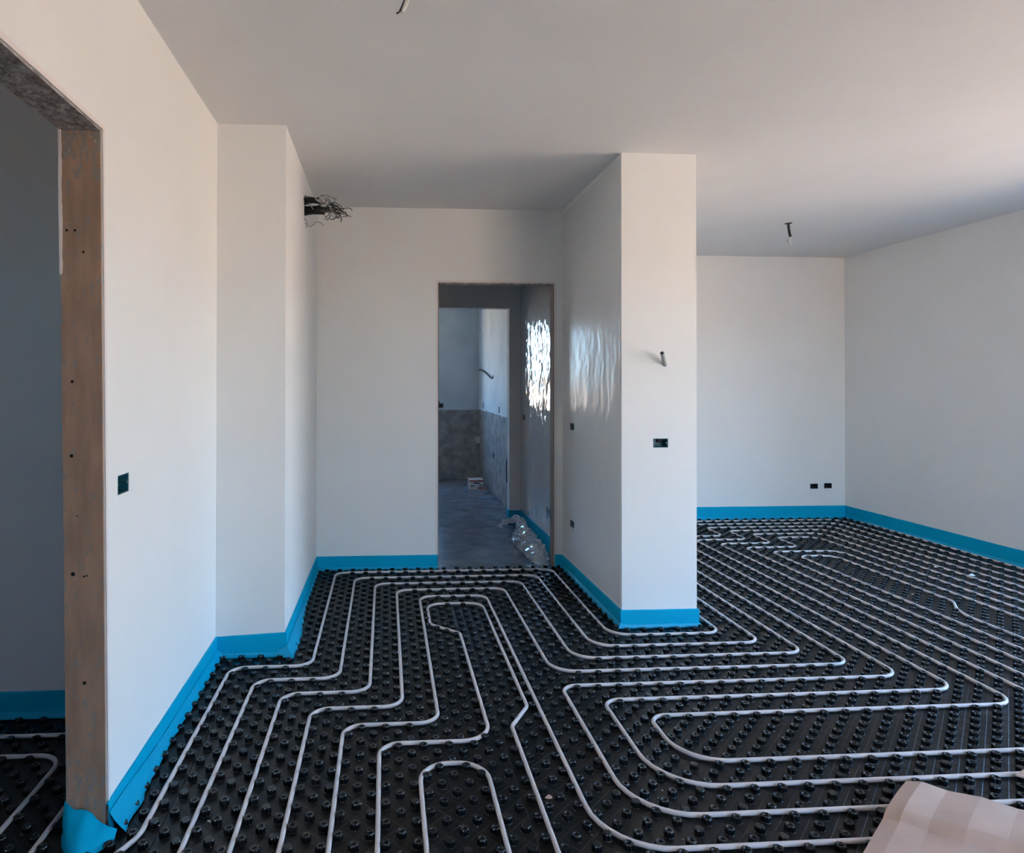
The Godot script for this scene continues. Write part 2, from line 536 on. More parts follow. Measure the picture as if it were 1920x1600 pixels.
# ======================= rough door openings ==============================
func build_openings() -> void:
	# door_1: brown boards lining the left opening
	var o := Node3D.new()
	o.name = "door_1"
	add_child(o, true)
	o.set_meta("kind", "structure")
	tag(o, "rough brown board lining of the door opening at the left edge", "door frame")
	var zb := func(y: float) -> float: return -2.19 + 0.068 * y / 2.235
	var st := begin()
	var x0 := -1.014; var x1 := -0.892
	var e := 0.007
	var ya := 0.0; var yb := 2.229
	var P := func(x: float, y: float, dz: float) -> Vector3: return Vector3(x, y, zb.call(y) + dz)
	uvquad(st, [P.call(x0, yb, e), P.call(x1, yb, e), P.call(x1, ya, e), P.call(x0, ya, e)], [Vector2(0, 0), Vector2(1, 0), Vector2(1, 1), Vector2(0, 1)], Vector3(0, 0, 1))
	uvquad(st, [P.call(x1, yb, e), P.call(x1, yb, -0.004), P.call(x1, ya, -0.004), P.call(x1, ya, e)], [Vector2(0.9, 0), Vector2(1, 0), Vector2(1, 1), Vector2(0.9, 1)], Vector3(1, 0, 0))
	uvquad(st, [P.call(x0, yb, e), P.call(x0, yb, -0.004), P.call(x0, ya, -0.004), P.call(x0, ya, e)], [Vector2(0, 0), Vector2(0.1, 0), Vector2(0.1, 1), Vector2(0, 1)], Vector3(-1, 0, 0))
	put("jamb_board", st, "rough_board", o)
	st = begin()
	for k in 14:      # rough underside of the head, cast in place
		var z0 := lerpf(-2.125, -1.25, k / 14.0); var z1 := lerpf(-2.125, -1.25, (k + 1) / 14.0)
		var d0 := 0.004 * noise.get_noise_1d(k * 3.1); var d1 := 0.004 * noise.get_noise_1d((k + 1) * 3.1)
		quad(st, Vector3(x0, 2.228 + d0, z0), Vector3(x1, 2.228 + d0, z0), Vector3(x1, 2.228 + d1, z1), Vector3(x0, 2.228 + d1, z1), Vector3.DOWN)
		quad(st, Vector3(x1, 2.228 + d0, z0), Vector3(x1, 2.236, z0), Vector3(x1, 2.236, z1), Vector3(x1, 2.228 + d1, z1), Vector3.RIGHT)
	put("head_board", st, "mortar", o).set_meta("label", "rough grey mortar underside of the opening")
	# screw heads and holes in the jamb
	for s in [[-0.995, 1.917, 0.0042], [-0.970, 1.917, 0.004], [-0.945, 1.85, 0.004], [-0.983, 1.444, 0.0052], [-0.987, 1.21, 0.006], [-0.986, 0.835, 0.0068], [-0.952, 0.827, 0.0035], [-0.944, 0.829, 0.003], [-0.954, 0.486, 0.0058], [-0.972, 1.02, 0.0025]]:
		st = begin()
		var c: Vector3 = P.call(s[0], s[1], e + 0.0004)
		for k in 10:
			var a := TAU * k / 10; var b := TAU * (k + 1) / 10
			tri(st, c, c + Vector3(cos(a), sin(a), 0) * s[2], c + Vector3(cos(b), sin(b), 0) * s[2], Vector3(0, 0, 1))
		put("screw_hole", st, "hole_dark", o)
	# torn plaster lip at the far edge of the jamb
	st = begin()
	for k in 26:
		var y0 := lerpf(1.78, 2.24, k / 26.0); var y1 := lerpf(1.78, 2.24, (k + 1) / 26.0)
		var w0 := 0.004 + 0.005 * absf(noise.get_noise_1d(k * 2.3)); var w1 := 0.004 + 0.005 * absf(noise.get_noise_1d((k + 1) * 2.3))
		quad(st, P.call(x0 - 0.004, y0, e + 0.003), P.call(x0 + w0, y0, e + 0.003), P.call(x0 + w1, y1, e + 0.003), P.call(x0 - 0.004, y1, e + 0.003), Vector3(0, 0, 1))
		quad(st, P.call(x0 + w0, y0, e + 0.003), P.call(x0 + w0, y0, e), P.call(x0 + w1, y1, e), P.call(x0 + w1, y1, e + 0.003), Vector3(1, 0, 0))
	put("plaster_lip", st, "bead_white", o).set_meta("label", "torn white plaster edge")
	# plaster corner beads round both openings
	st = begin()
	bead(st, func(u: float, y: float, d: float) -> Vector3: return Vector3(-0.888 + d, y, u), -1.25, 2.235, func(y: float) -> float: return zb.call(y), -1.0, Vector3.RIGHT)
	struct("trim_1", st, "bead_white", "thin white plaster bead framing the left opening", "trim")
	st = begin()
	bead(st, func(u: float, y: float, d: float) -> Vector3: return Vector3(u, y, -5.12 + d), 0.405, 2.235, func(_y: float) -> float: return 1.325, 1.0, Vector3(0, 0, 1), true)
	struct("trim_2", st, "bead_white", "thin plaster bead framing the hall doorway", "trim")
	# door_2: lining of the hall opening, door_3: of the inner one
	o = Node3D.new()
	o.name = "door_2"
	add_child(o, true)
	o.set_meta("kind", "structure")
	tag(o, "thin brown board lining of the hall doorway", "door frame")
	st = begin()
	box(st, Vector3(1.317, 0, -5.222), Vector3(1.325, 2.229, -5.124), 0.001)
	box(st, Vector3(0.405, 0, -5.222), Vector3(0.412, 2.229, -5.124), 0.001)
	put("jamb_board", st, "rough_board", o)
	st = begin()
	box(st, Vector3(0.412, 2.226, -5.222), Vector3(1.317, 2.235, -5.124), 0.001)
	put("head_board", st, "mortar", o)
	st = begin()
	for s in [[0.43, 0.03, 0.013], [0.62, 0.018, 0.022], [0.95, 0.02, 0.01], [1.18, 0.03, 0.008]]:   # drips of filler on the head
		box(st, Vector3(s[0], 2.235 - s[2], -5.124), Vector3(s[0] + s[1] * 0.25, 2.237, -5.118), 0.001)
	put("filler_drips", st, "bead_white", o)

func bead(st: SurfaceTool, F: Callable, ua: float, head: float, ub: Callable, sgn: float, n: Vector3, both := false) -> void:
	# a flat fillet 1.6 cm wide around an opening, its outer edge a fine groove
	var w := 0.016; var t := 0.0016
	var far_ := -1.0 if not both else 1.0
	for k in 20:
		var y0 := head * k / 20.0; var y1 := head * (k + 1) / 20.0
		var a: float = ub.call(y0); var b: float = ub.call(y1)
		quad(st, F.call(a, y0, t), F.call(a + sgn * w, y0, t), F.call(b + sgn * w, y1, t), F.call(b, y1, t), n)
		quad(st, F.call(a + sgn * w, y0, t), F.call(a + sgn * w, y0, 0), F.call(b + sgn * w, y1, 0), F.call(b + sgn * w, y1, t))
		if both:
			quad(st, F.call(ua, y0, t), F.call(ua - sgn * w, y0, t), F.call(ua - sgn * w, y1, t), F.call(ua, y1, t), n)
			quad(st, F.call(ua - sgn * w, y0, t), F.call(ua - sgn * w, y0, 0), F.call(ua - sgn * w, y1, 0), F.call(ua - sgn * w, y1, t))
	var hb: float = ub.call(head)
	var e0 := hb + sgn * w
	var e1 := ua - (sgn * w if both else 0.0)
	quad(st, F.call(e0, head, t), F.call(e1, head, t), F.call(e1, head + w, t), F.call(e0, head + w, t), n)
	quad(st, F.call(e0, head + w, t), F.call(e1, head + w, t), F.call(e1, head + w, 0), F.call(e0, head + w, 0), Vector3.UP)
	quad(st, F.call(e0, head, t), F.call(e0, head + w, t), F.call(e0, head + w, 0), F.call(e0, head, 0))

# ======================= blue edge strip ==================================
# path: wall-line points; the room lies to the LEFT of the walking direction seen from above with z down... side = +1 / -1
func strip(o: Node3D, path: Array, hts: Array, side: float, flare: Callable, sd: int) -> void:
	var n := path.size()
	for k in n - 1:
		var a: Vector3 = path[k]; var b: Vector3 = path[k + 1]
		var dir := (b - a).normalized()
		var nrm := Vector3(-dir.z, 0, dir.x) * side
		var ma := nrm; var mb := nrm
		if k > 0:
			var d0: Vector3 = (a - path[k - 1]).normalized()
			var n0 := Vector3(-d0.z, 0, d0.x) * side
			ma = (n0 + nrm) / (1.0 + n0.dot(nrm))
		if k < n - 2:
			var d1: Vector3 = (path[k + 2] - b).normalized()
			var n1 := Vector3(-d1.z, 0, d1.x) * side
			mb = (n1 + nrm) / (1.0 + n1.dot(nrm))
		var steps: int = maxi(2, int((b - a).length() / 0.04))
		var g := []
		var f := []
		for s in steps + 1:
			var t := float(s) / steps
			var p := a.lerp(b, t)
			var m := ma if s == 0 else (mb if s == steps else nrm)
			# let corner mitres run out over the first and last step only
			var h := lerpf(hts[k], hts[k + 1], t) + 0.0016 * noise.get_noise_2d(p.x * 9 + sd, p.z * 9)
			var wv := 0.0025 * (1.0 + noise.get_noise_2d(p.x * 14 + 40 + sd, p.z * 14))
			g.append([p + Vector3(0, h, 0), p + m * 0.006 + Vector3(0, h, 0), p + m * (0.0085 + wv) + Vector3(0, h - 0.004, 0), p + m * (0.008 + wv * 0.6) + Vector3(0, h * 0.55, 0), p + m * 0.011 + Vector3(0, 0.02, 0), p + m * 0.011 + Vector3(0, 0.0, 0)])
			var fl: float = flare.call(p)
			var q := fl * (1.0 + 0.35 * noise.get_noise_2d(p.x * 22 + sd, p.z * 22))
			var yy := 0.0035 * noise.get_noise_2d(p.x * 30, p.z * 30 + sd)
			f.append([p + m * 0.0125 + Vector3(0, minf(h * 0.8, 0.02 + fl * 1.1), 0), p + m * (0.014 + q * 0.25) + Vector3(0, minf(h * 0.55, 0.02 + fl * 0.6), 0), p + m * (0.014 + q * 0.62) + Vector3(0, 0.02 + fl * 0.15 + yy, 0), p + m * (0.014 + q) + Vector3(0, 0.008 + maxf(yy, -0.003), 0)])
		var st := begin()
		grid(st, g)
		put("strip_band", st, "foam_blue", o)
		st = begin()
		grid(st, f)
		put("skirt_film", st, "film_blue", o)

func build_edge_strips() -> void:
	var y0 := 0.0
	var o := thing("edge_strip", "long blue foam edge strip along left wall, pier and hall wall up to the doorway", "edge strip", Vector3(-0.888, 0, -2.2), "")
	strip(o, [Vector3(-0.888, y0, -2.17), Vector3(-0.888, y0, -3.53), Vector3(-0.53, y0, -3.53), Vector3(-0.53, y0, -5.12), Vector3(0.405, y0, -5.12)], [0.098, 0.112, 0.128, 0.112, 0.112], 1.0,
		func(p: Vector3) -> float:
			if p.x < -0.88: return 0.024 + 0.024 * smoothstep(-2.7, -2.2, p.z)
			if absf(p.x + 0.53) < 0.01: return 0.010 + 0.030 * smoothstep(-4.4, -3.7, p.z)
			return 0.008, 1)
	# torn flap bunched round the foot of the brown jamb
	var g := []
	var tops := [[-1.022, 0.112, -2.215], [-1.018, 0.108, -2.178], [-0.985, 0.084, -2.172], [-0.955, 0.085, -2.170], [-0.93, 0.076, -2.168], [-0.912, 0.055, -2.166], [-0.893, 0.046, -2.160], [-0.868, 0.040, -2.150], [-0.852, 0.02, -2.17]]
	for t in 9:
		var v := t / 8.0
		var row := []
		for k in tops.size():
			var s := float(k) / (tops.size() - 1)
			var top := Vector3(tops[k][0], tops[k][1], tops[k][2])
			var bulge := sin(PI * clampf(s * 1.05, 0.0, 1.0))
			var foot := Vector3(lerpf(-1.005, -0.842, s), 0.007, lerpf(-2.13, -2.12, s) + 0.085 * bulge)
			var p := top.lerp(foot, v)
			p.z += 0.022 * bulge * sin(PI * v)
			p.y += 0.006 * noise.get_noise_2d(k * 2.1, t * 1.7) * sin(PI * v)
			p.x += 0.008 * noise.get_noise_2d(k * 1.9 + 50, t * 1.3) * v
			row.append(p)
		g.append(row)
	var st := begin()
	grid(st, g)
	put("torn_flap", st, "foam_blue", o).set_meta("label", "torn blue film bunched round the jamb foot")
	o = thing("edge_strip", "blue foam edge strip wrapped round the foot of the middle column wall", "edge strip", Vector3(1.39, 0, -3.81))
	strip(o, [Vector3(1.326, y0, -5.12), Vector3(1.39, y0, -5.12), Vector3(1.39, y0, -3.81), Vector3(1.845, y0, -3.81), Vector3(1.845, y0, -6.8)], [0.10, 0.098, 0.108, 0.108, 0.12], 1.0,
		func(p: Vector3) -> float: return 0.007 if p.x > 1.4 else 0.014, 30)
	o = thing("edge_strip", "blue foam edge strip along the far back wall and right wall", "edge strip", Vector3(4.9, 0, -6.8))
	strip(o, [Vector3(1.86, y0, -6.8), Vector3(4.94, y0, -6.8), Vector3(5.136, y0, 1.9)], [0.138, 0.138, 0.138], 1.0, func(_p: Vector3) -> float: return 0.012, 60)
	o = thing("edge_strip", "dark blue edge strip on the dim side room wall seen through the left opening", "edge strip", Vector3(-1.5, 0, -2.95))
	strip(o, [Vector3(-3.6, y0, -2.95), Vector3(-1.0, y0, -2.95), Vector3(-1.0, y0, -2.22)], [0.116, 0.116, 0.116], 1.0, func(_p: Vector3) -> float: return 0.012, 90)
	o = thing("edge_strip", "blue edge strip at the foot of the corridor wall behind the crumpled plastic", "edge strip", Vector3(1.39, 0, -6.0))
	strip(o, [Vector3(1.268, y0 + 0.001, -6.82), Vector3(1.268, y0 + 0.001, -6.7), Vector3(1.39, y0 + 0.001, -6.7), Vector3(1.39, y0 + 0.001, -5.225)], [0.15, 0.145, 0.145, 0.145], 1.0, func(_p: Vector3) -> float: return 0.012, 120)

# ======================= studded mat ======================================
const AREAS := [[-0.888, 4.96, -3.53, 1.94], [-0.53, 1.39, -5.12, -3.53], [1.39, 1.845, -3.81, -3.53], [1.845, 4.93, -6.8, -3.53], [-1.012, -0.888, -2.19, -1.25]]
const AREAS_L := [[-3.6, -1.013, -2.95, 1.94]]

func inside(areas: Array, x: float, z: float, m: float) -> bool:
	for a in areas:
		if x > a[0] and x < a[1] and z > a[2] and z < a[3]:
			# margin counts only against real walls: test four neighbours
			for d in [Vector2(m, 0), Vector2(-m, 0), Vector2(0, m), Vector2(0, -m)]:
				var ok := false
				for b in areas:
					if x + d.x > b[0] and x + d.x < b[1] and z + d.y > b[2] and z + d.y < b[3]:
						ok = true
						break
				if not ok: return false
			return true
	return false

func stud_mesh(hollow: bool) -> ArrayMesh:
	var st := begin()
	var N := 24
	# rings: radius, height, how much of the lobing
	var rings := [[0.0176, 0.0, 0.3], [0.0168, 0.002, 1.0], [0.0163, 0.0178, 1.0], [0.0150, 0.0204, 1.0]]
	if hollow:
		rings.append_array([[0.0088, 0.0204, 0.0], [0.0066, 0.0178, 0.0], [0.0052, 0.0148, 0.0]])
	else:
		rings.append_array([[0.010, 0.0208, 0.3]])
	var R := func(k: int, s: int) -> Vector3:
		var a := TAU * s / N + 0.13
		var lob: float = [0.0, 0.02, 0.18][s % 3]
		var r: float = rings[k][0] * (1.0 - lob * rings[k][2])
		return Vector3(cos(a) * r, rings[k][1], sin(a) * r)
	for k in rings.size() - 1:
		for s in N:
			quad(st, R.call(k, s), R.call(k, s + 1), R.call(k + 1, s + 1), R.call(k + 1, s), (R.call(k, s) * Vector3(1, 0, 1)).normalized() * (1.0 if not (hollow and k >= 4) else -1.0) + Vector3(0, 1.0, 0))
	var last := rings.size() - 1
	for s in N:
		tri(st, Vector3(0, rings[last][1], 0), R.call(last, s), R.call(last, s + 1), Vector3.UP)
	return st.commit()

func in_frame(p: Vector3, m := 0.0) -> float:
	# depth of a point in the photo's frame, or -1 outside it
	var q: Vector3 = cam.transform.affine_inverse() * p
	if q.z > -0.1: return -1.0
	var px := 804.41 + q.x / -q.z * 1235.7
	var py := 712.23 - q.y / -q.z * 1235.7
	if px < -m or px > 1920 + m or py < -m or py > 1600 + m: return -1.0
	return -q.z

func build_mat(o: Node3D, areas: Array, i0: int, i1: int, j0: int, j1: int, hidden: Callable) -> void:
	# sheets of 1.2 x 0.8 m, each a part, a fine joint between them
	for ti in range(floori((i0 - 25) / 24.0), ceili((i1 - 25) / 24.0) + 1):
		for tj in range(floori(j0 / 16.0), ceili(j1 / 16.0) + 1):
			var xa := U0 + 0.05 * (25 + 24 * ti); var xb := xa + 1.2
			var zb := -(W0 + 0.05 * 16 * tj); var za := zb - 0.8
			var st := begin()
			var any := false
			for a in areas:
				var lx: float = maxf(a[0], xa + 0.001); var hx: float = minf(a[1], xb - 0.001)
				var lz: float = maxf(a[2], za + 0.001); var hz: float = minf(a[3], zb - 0.001)
				if hx - lx > 0.004 and hz - lz > 0.004:
					box(st, Vector3(lx, -0.029, lz), Vector3(hx, 0.0, hz), 0.0008)
					any = true
			if any:
				put("panel_sheet", st, "mat_sheet", o)
	# diagonal ribs between the studs
	var rb := begin()
	var has_rib := false
	for i in range(i0, i1):
		for j in range(j0, j1):
			if (i + j) % 2 == 0: continue
			var c := Vector3(U0 + 0.025 + 0.05 * i, 0, -(W0 + 0.025 + 0.05 * j))
			if not inside(areas, c.x, c.z, 0.03): continue
			if in_frame(c, 250.0) < 0.0: continue
			has_rib = true
			for d in [Vector3(1, 0, 1), Vector3(1, 0, -1)]:
				var s := Vector3(d.z, 0, -d.x).normalized() * 0.0022
				var a: Vector3 = c - d * 0.0235; var b: Vector3 = c + d * 0.0235
				var t := Vector3(0, 0.0009, 0)
				quad(rb, a - s, b - s, b + t, a + t, Vector3.UP - s.normalized())
				quad(rb, a + s, b + s, b + t, a + t, Vector3.UP + s.normalized())
	if has_rib:
		put("rib_lattice", rb, "mat_sheet", o).set_meta("kind", "stuff")
	# studs: the nearest 300 in view singly, the rest as two instanced fields
	var spots := []
	for i in range(i0, i1):
		for j in range(j0, j1):
			if posmod(i + j, 2) != 0: continue
			var p := Vector3(U0 + 0.025 + 0.05 * i, 0, -(W0 + 0.025 + 0.05 * j))
			if near_pipe.has(Vector2i(i, j)) or not inside(areas, p.x, p.z, 0.013): continue
			var r := RandomNumberGenerator.new()
			r.seed = i * 7919 + j * 104729 + 17
			var turn := r.randf() * TAU
			var solid := r.randf() < 0.14
			var dep := in_frame(p)
			if dep > 0.0 and hidden.call(p): dep = -1.0
			spots.append([dep if dep > 0.0 else 1e6, p, turn, solid])
	spots.sort_custom(func(a, b): return a[0] < b[0])
	var hollow := stud_mesh(true)
	var full := stud_mesh(false)
	var rest := [[], []]
	for k in spots.size():
		var s: Array = spots[k]
		var xf := Transform3D(Basis(Vector3.UP, s[2]), s[1])
		if k < 300 and s[0] < 1e5:
			var m := MeshInstance3D.new()
			m.name = "stud" if k == 0 else "stud_%03d" % k
			m.mesh = full if s[3] else hollow
			m.material_override = M.mat_black
			o.add_child(m, true)
			m.transform = Transform3D(xf.basis, xf.origin - o.position)
		else:
			rest[1 if s[3] else 0].append(xf)
	for q in 2:
		if rest[q].is_empty(): continue
		var mm := MultiMesh.new()
		mm.transform_format = MultiMesh.TRANSFORM_3D
		mm.mesh = full if q == 1 else hollow
		mm.instance_count = rest[q].size()
		for k in rest[q].size():
			mm.set_instance_transform(k, rest[q][k])
		var mi := MultiMeshInstance3D.new()
		mi.name = "stud_field" if q == 0 else "closed_stud_field"
		mi.multimesh = mm
		mi.material_override = M.mat_black
		mi.set_meta("kind", "stuff")
		o.add_child(mi, true)
		mi.position = -o.position

func build_mats() -> void:
	mark_bends()
	var o := thing("heating_mat", "large black studded underfloor heating mat covering the main room and hall", "floor mat", Vector3(1.5, 0, -3.0))
	build_mat(o, AREAS, -6, 116, -80, 98, func(p: Vector3) -> bool: return false)
	o = thing("heating_mat", "black studded mat in the dark side room beyond the left opening", "floor mat", Vector3(-2.0, 0, -1.5))
	build_mat(o, AREAS_L, -58, -5, -80, 20, func(p: Vector3) -> bool:
		# behind the left wall or its jamb as seen from the camera
		var k := -0.95 / p.x
		var z := p.z * k
		return z < -2.19 or z > -1.25)

# ======================= heating pipes ====================================
var runs := []
var near_pipe := {}

# lattice cells whose stud would stand in a pipe's way at a bend
func mark_bends() -> void:
	for run in runs:
		for k in run.size() - 1:
			var a: Vector3 = run[k]; var b: Vector3 = run[k + 1]
			var n: int = maxi(1, int((b - a).length() / 0.02))
			for t in n + 1:
				var p := a.lerp(b, float(t) / n)
				var i := roundi((p.x - U0 - 0.025) / 0.05)
				var j := roundi((-p.z - W0 - 0.025) / 0.05)
				for di in range(-1, 2):
					for dj in range(-1, 2):
						var c := Vector3(U0 + 0.025 + 0.05 * (i + di), p.y, -(W0 + 0.025 + 0.05 * (j + dj)))
						if Geometry3D.get_closest_point_to_segment(c, a, b).distance_to(c) < 0.0135:
							near_pipe[Vector2i(i + di, j + dj)] = true

# corners [u, w, fillet radius in m]
func pipe(called_label: String, pts: Array, r0 := 0.085) -> void:
	var P := []
	for q in pts: P.append(at(q[0], q[1]))
	var out := [P[0]]
	for k in range(1, P.size() - 1):
		var a: Vector3 = P[k - 1]; var b: Vector3 = P[k]; var c: Vector3 = P[k + 1]
		var d1 := (a - b).normalized(); var d2 := (c - b).normalized()
		var ang := acos(clampf(d1.dot(d2), -1, 1))
		var r: float = pts[k][2] if pts[k].size() > 2 else r0
		if r <= 0.0 or ang > PI - 0.02:
			out.append(b)
			continue
		var cut := minf(r / tan(ang / 2), minf((a - b).length(), (c - b).length()) * 0.5)
		r = cut * tan(ang / 2)
		var cen := b + (d1 + d2).normalized() * (r / sin(ang / 2))
		var s := b + d1 * cut - cen; var e := b + d2 * cut - cen
		var n := 8
		for t in n + 1:
			var f := float(t) / n
			var tot := PI - ang
			var v := (s * sin((1 - f) * tot) + e * sin(f * tot)) / sin(tot)
			out.append(cen + v)
	out.append(P[P.size() - 1])
	# drop doubled points
	var clean := [out[0]]
	for k in range(1, out.size()):
		if (out[k] - clean[clean.size() - 1]).length() > 0.002: clean.append(out[k])
	var st := begin()
	runs.append(clean)
	tube(st, clean, 0.0083, 10)
	var mi := put("heating_pipe", st, "pipe_white")
	tag(mi, called_label, "pipe", "white heating pipe runs")

func build_pipes() -> void:
	var T := 1.0 / 3.0
	var J := 9.0 + T        # jog row of the outermost run
	var K := 20.0 + T       # its row before the doorway
	var B := 11.0 + T       # its row in front of the column
	pipe("outermost white pipe along the left wall, past the doorway and round the column foot", [[-1, -4.6], [-1, -0.9, 0.14], [0, 1.1, 0.14], [0, J], [2 + 2 * T, J], [2 + 2 * T, K], [13 + 2 * T, K], [13 + 2 * T, B, 0.13], [18, B], [18, 24, 0.07], [19, 24, 0.07], [19, B - 1], [12 + 2 * T, B - 1, 0.13], [12 + 2 * T, K - 1], [3 + 2 * T, K - 1], [3 + 2 * T, J - 1], [1, J - 1], [1, -22]])
	pipe("white pipe third from the left wall, running on beside the far right wall", [[2, -22], [2, J - 2], [4 + 2 * T, J - 2], [4 + 2 * T, K - 2], [11 + 2 * T, K - 2], [11 + 2 * T, B - 2, 0.13], [20, B - 2], [20, 32 + T], [38, 32 + T, 0.12], [38, -22]])
	pipe("white pipe fourth from the left wall, second from the far right wall", [[3, -22], [3, J - 3], [5 + 2 * T, J - 3], [5 + 2 * T, K - 3], [10 + 2 * T, K - 3], [10 + 2 * T, B - 3, 0.13], [21, B - 3], [21, 31 + T], [37, 31 + T, 0.12], [37, -22]])
	pipe("white pipe looping over the inner hall loop, curving right along the picture bottom", [[4, -22], [4, J - 4], [6 + 2 * T, J - 4], [6 + 2 * T, K - 4], [9 + 2 * T, K - 4], [9 + 2 * T, 0, 0.22], [21, 0], [21, -22]])
	pipe("innermost white hall loop with a bulb-shaped bend and two sideways kinks", [[5, -22], [5, J - 5], [8, J - 5, 0.12], [8, 11.9, 0.05], [6.93, 12.9, 0.06], [6.93, 15 + T, 0.1], [9 + T, 15 + T, 0.1], [9 + T, 6.1, 0.06], [8 + 2 * T, 5.0, 0.06], [8 + 2 * T, -22]])
	pipe("short upside-down U of white pipe at the bottom centre of the picture", [[6, -22], [6, 3 + T, 0.11], [7 + 2 * T, 3 + T, 0.11], [7 + 2 * T, -22]])
	var Q := 7.0 + T
	pipe("white pipe with the outer of the three nested bends right of centre", [[22, -22], [22, 1, 0.1], [10 + 2 * T, 1, 0.22], [10 + 2 * T, Q, 0.075], [22, Q, 0.1], [22, 30 + T], [36, 30 + T, 0.12], [36, -22]])
	pipe("white pipe with the middle of the three nested bends right of centre", [[23, -22], [23, 2, 0.1], [11 + 2 * T, 2, 0.22], [11 + 2 * T, Q - 1, 0.075], [23, Q - 1, 0.1], [23, 27, 0.07], [26 + T, 27, 0.07], [26 + T, 29 + T, 0.07], [35, 29 + T, 0.12], [35, -22]])
	pipe("white pipe with the innermost of the three nested bends right of centre", [[24, -22], [24, 3, 0.1], [12 + 2 * T, 3, 0.22], [12 + 2 * T, Q - 2, 0.075], [24, Q - 2, 0.1], [24, 26, 0.07], [27 + T, 26, 0.07], [27 + T, 28 + T, 0.07], [34, 28 + T, 0.12], [34, -22]])
	pipe("white pipe with the leftmost complete S bend before the far wall, slightly wavy", [[25, -22], [25, 14.6, 0.5], [25.1, 16.2, 0.5], [25, 17.6, 0.5], [25, 25, 0.07], [28 + T, 25, 0.07], [28 + T, 27 + T, 0.07], [33, 27 + T, 0.12], [33, -22]])
	pipe("white pipe with the rightmost S bend before the far wall", [[26, -22], [26, 24, 0.07], [29 + T, 24, 0.07], [29 + T, 26 + T, 0.07], [32, 26 + T, 0.12], [32, -22]])
	pipe("white pipe with the plain hairpin just outside the smallest far hairpin", [[27, -22], [27, 23, 0.07], [31, 23, 0.12], [31, -22]])
	pipe("white pipe with the smallest far hairpin and a kink on its right leg", [[28, -22], [28, 22, 0.07], [30, 22, 0.12], [30, 14.2, 0.09], [29 + T, 13.3, 0.09], [29, 12.4, 0.3], [29, -22]])
	pipe("outer white pipe in the dark side room, running behind the brown jamb", [[-18, 5 + T], [-2, 5 + T, 0.1], [-2, -22]])
	pipe("inner white pipe bend in the dark side room at the left picture edge", [[-18, 4 + T], [-3, 4 + T, 0.1], [-3, -22]])

# ======================= wall boxes =======================================
# a socket back box set into its hole: shell with rim, back, and two screw lugs
func wall_box(called: String, label: String, ax: String, face: float, into: float, h: Array, mat: String, group: String, depth := 0.05) -> Node3D:
	var c: Vector3
	if ax == "x": c = Vector3(face, (h[2] + h[3]) / 2, (h[0] + h[1]) / 2)
	else: c = Vector3((h[0] + h[1]) / 2, (h[2] + h[3]) / 2, face)
	var o := thing(called, label, "wall box", c, group)
	var st := begin()
	var g := 0.0008
	var w := 0.004
	var d0 := face + into * 0.002; var d1 := face + into * depth
	var B := func(s: SurfaceTool, u0: float, u1: float, v0: float, v1: float, a: float, b: float) -> void:
		var lo := minf(a, b); var hi := maxf(a, b)
		if ax == "x": box(s, Vector3(lo, v0, u0), Vector3(hi, v1, u1), 0.0008)
		else: box(s, Vector3(u0, v0, lo), Vector3(u1, v1, hi), 0.0008)
	B.call(st, h[0] + g, h[0] + w, h[2] + g, h[3] - g, d0, d1)
	B.call(st, h[1] - w, h[1] - g, h[2] + g, h[3] - g, d0, d1)
	B.call(st, h[0] + w, h[1] - w, h[2] + g, h[2] + w, d0, d1)
	B.call(st, h[0] + w, h[1] - w, h[3] - w, h[3] - g, d0, d1)
	B.call(st, h[0] + g, h[1] - g, h[2] + g, h[3] - g, d1, d1 + into * 0.003)
	put("shell", st, mat, o)
	for s in [0, 1]:
		var u: float = h[0] + w + 0.004 if s == 0 else h[1] - w - 0.004
		st = begin()
		var vm: float = (h[2] + h[3]) / 2
		B.call(st, u - 0.004, u + 0.004, vm - 0.006, vm + 0.006, face + into * 0.004, face + into * 0.02)
		var lug := put("screw_lug", st, mat, o)
		st = begin()
		B.call(st, u - 0.0018, u + 0.0018, vm - 0.0018, vm + 0.0018, face + into * 0.0025, face + into * 0.006)
		var ins := put("insert", st, "brass", lug)
		ins.position = Vector3.ZERO
	return o

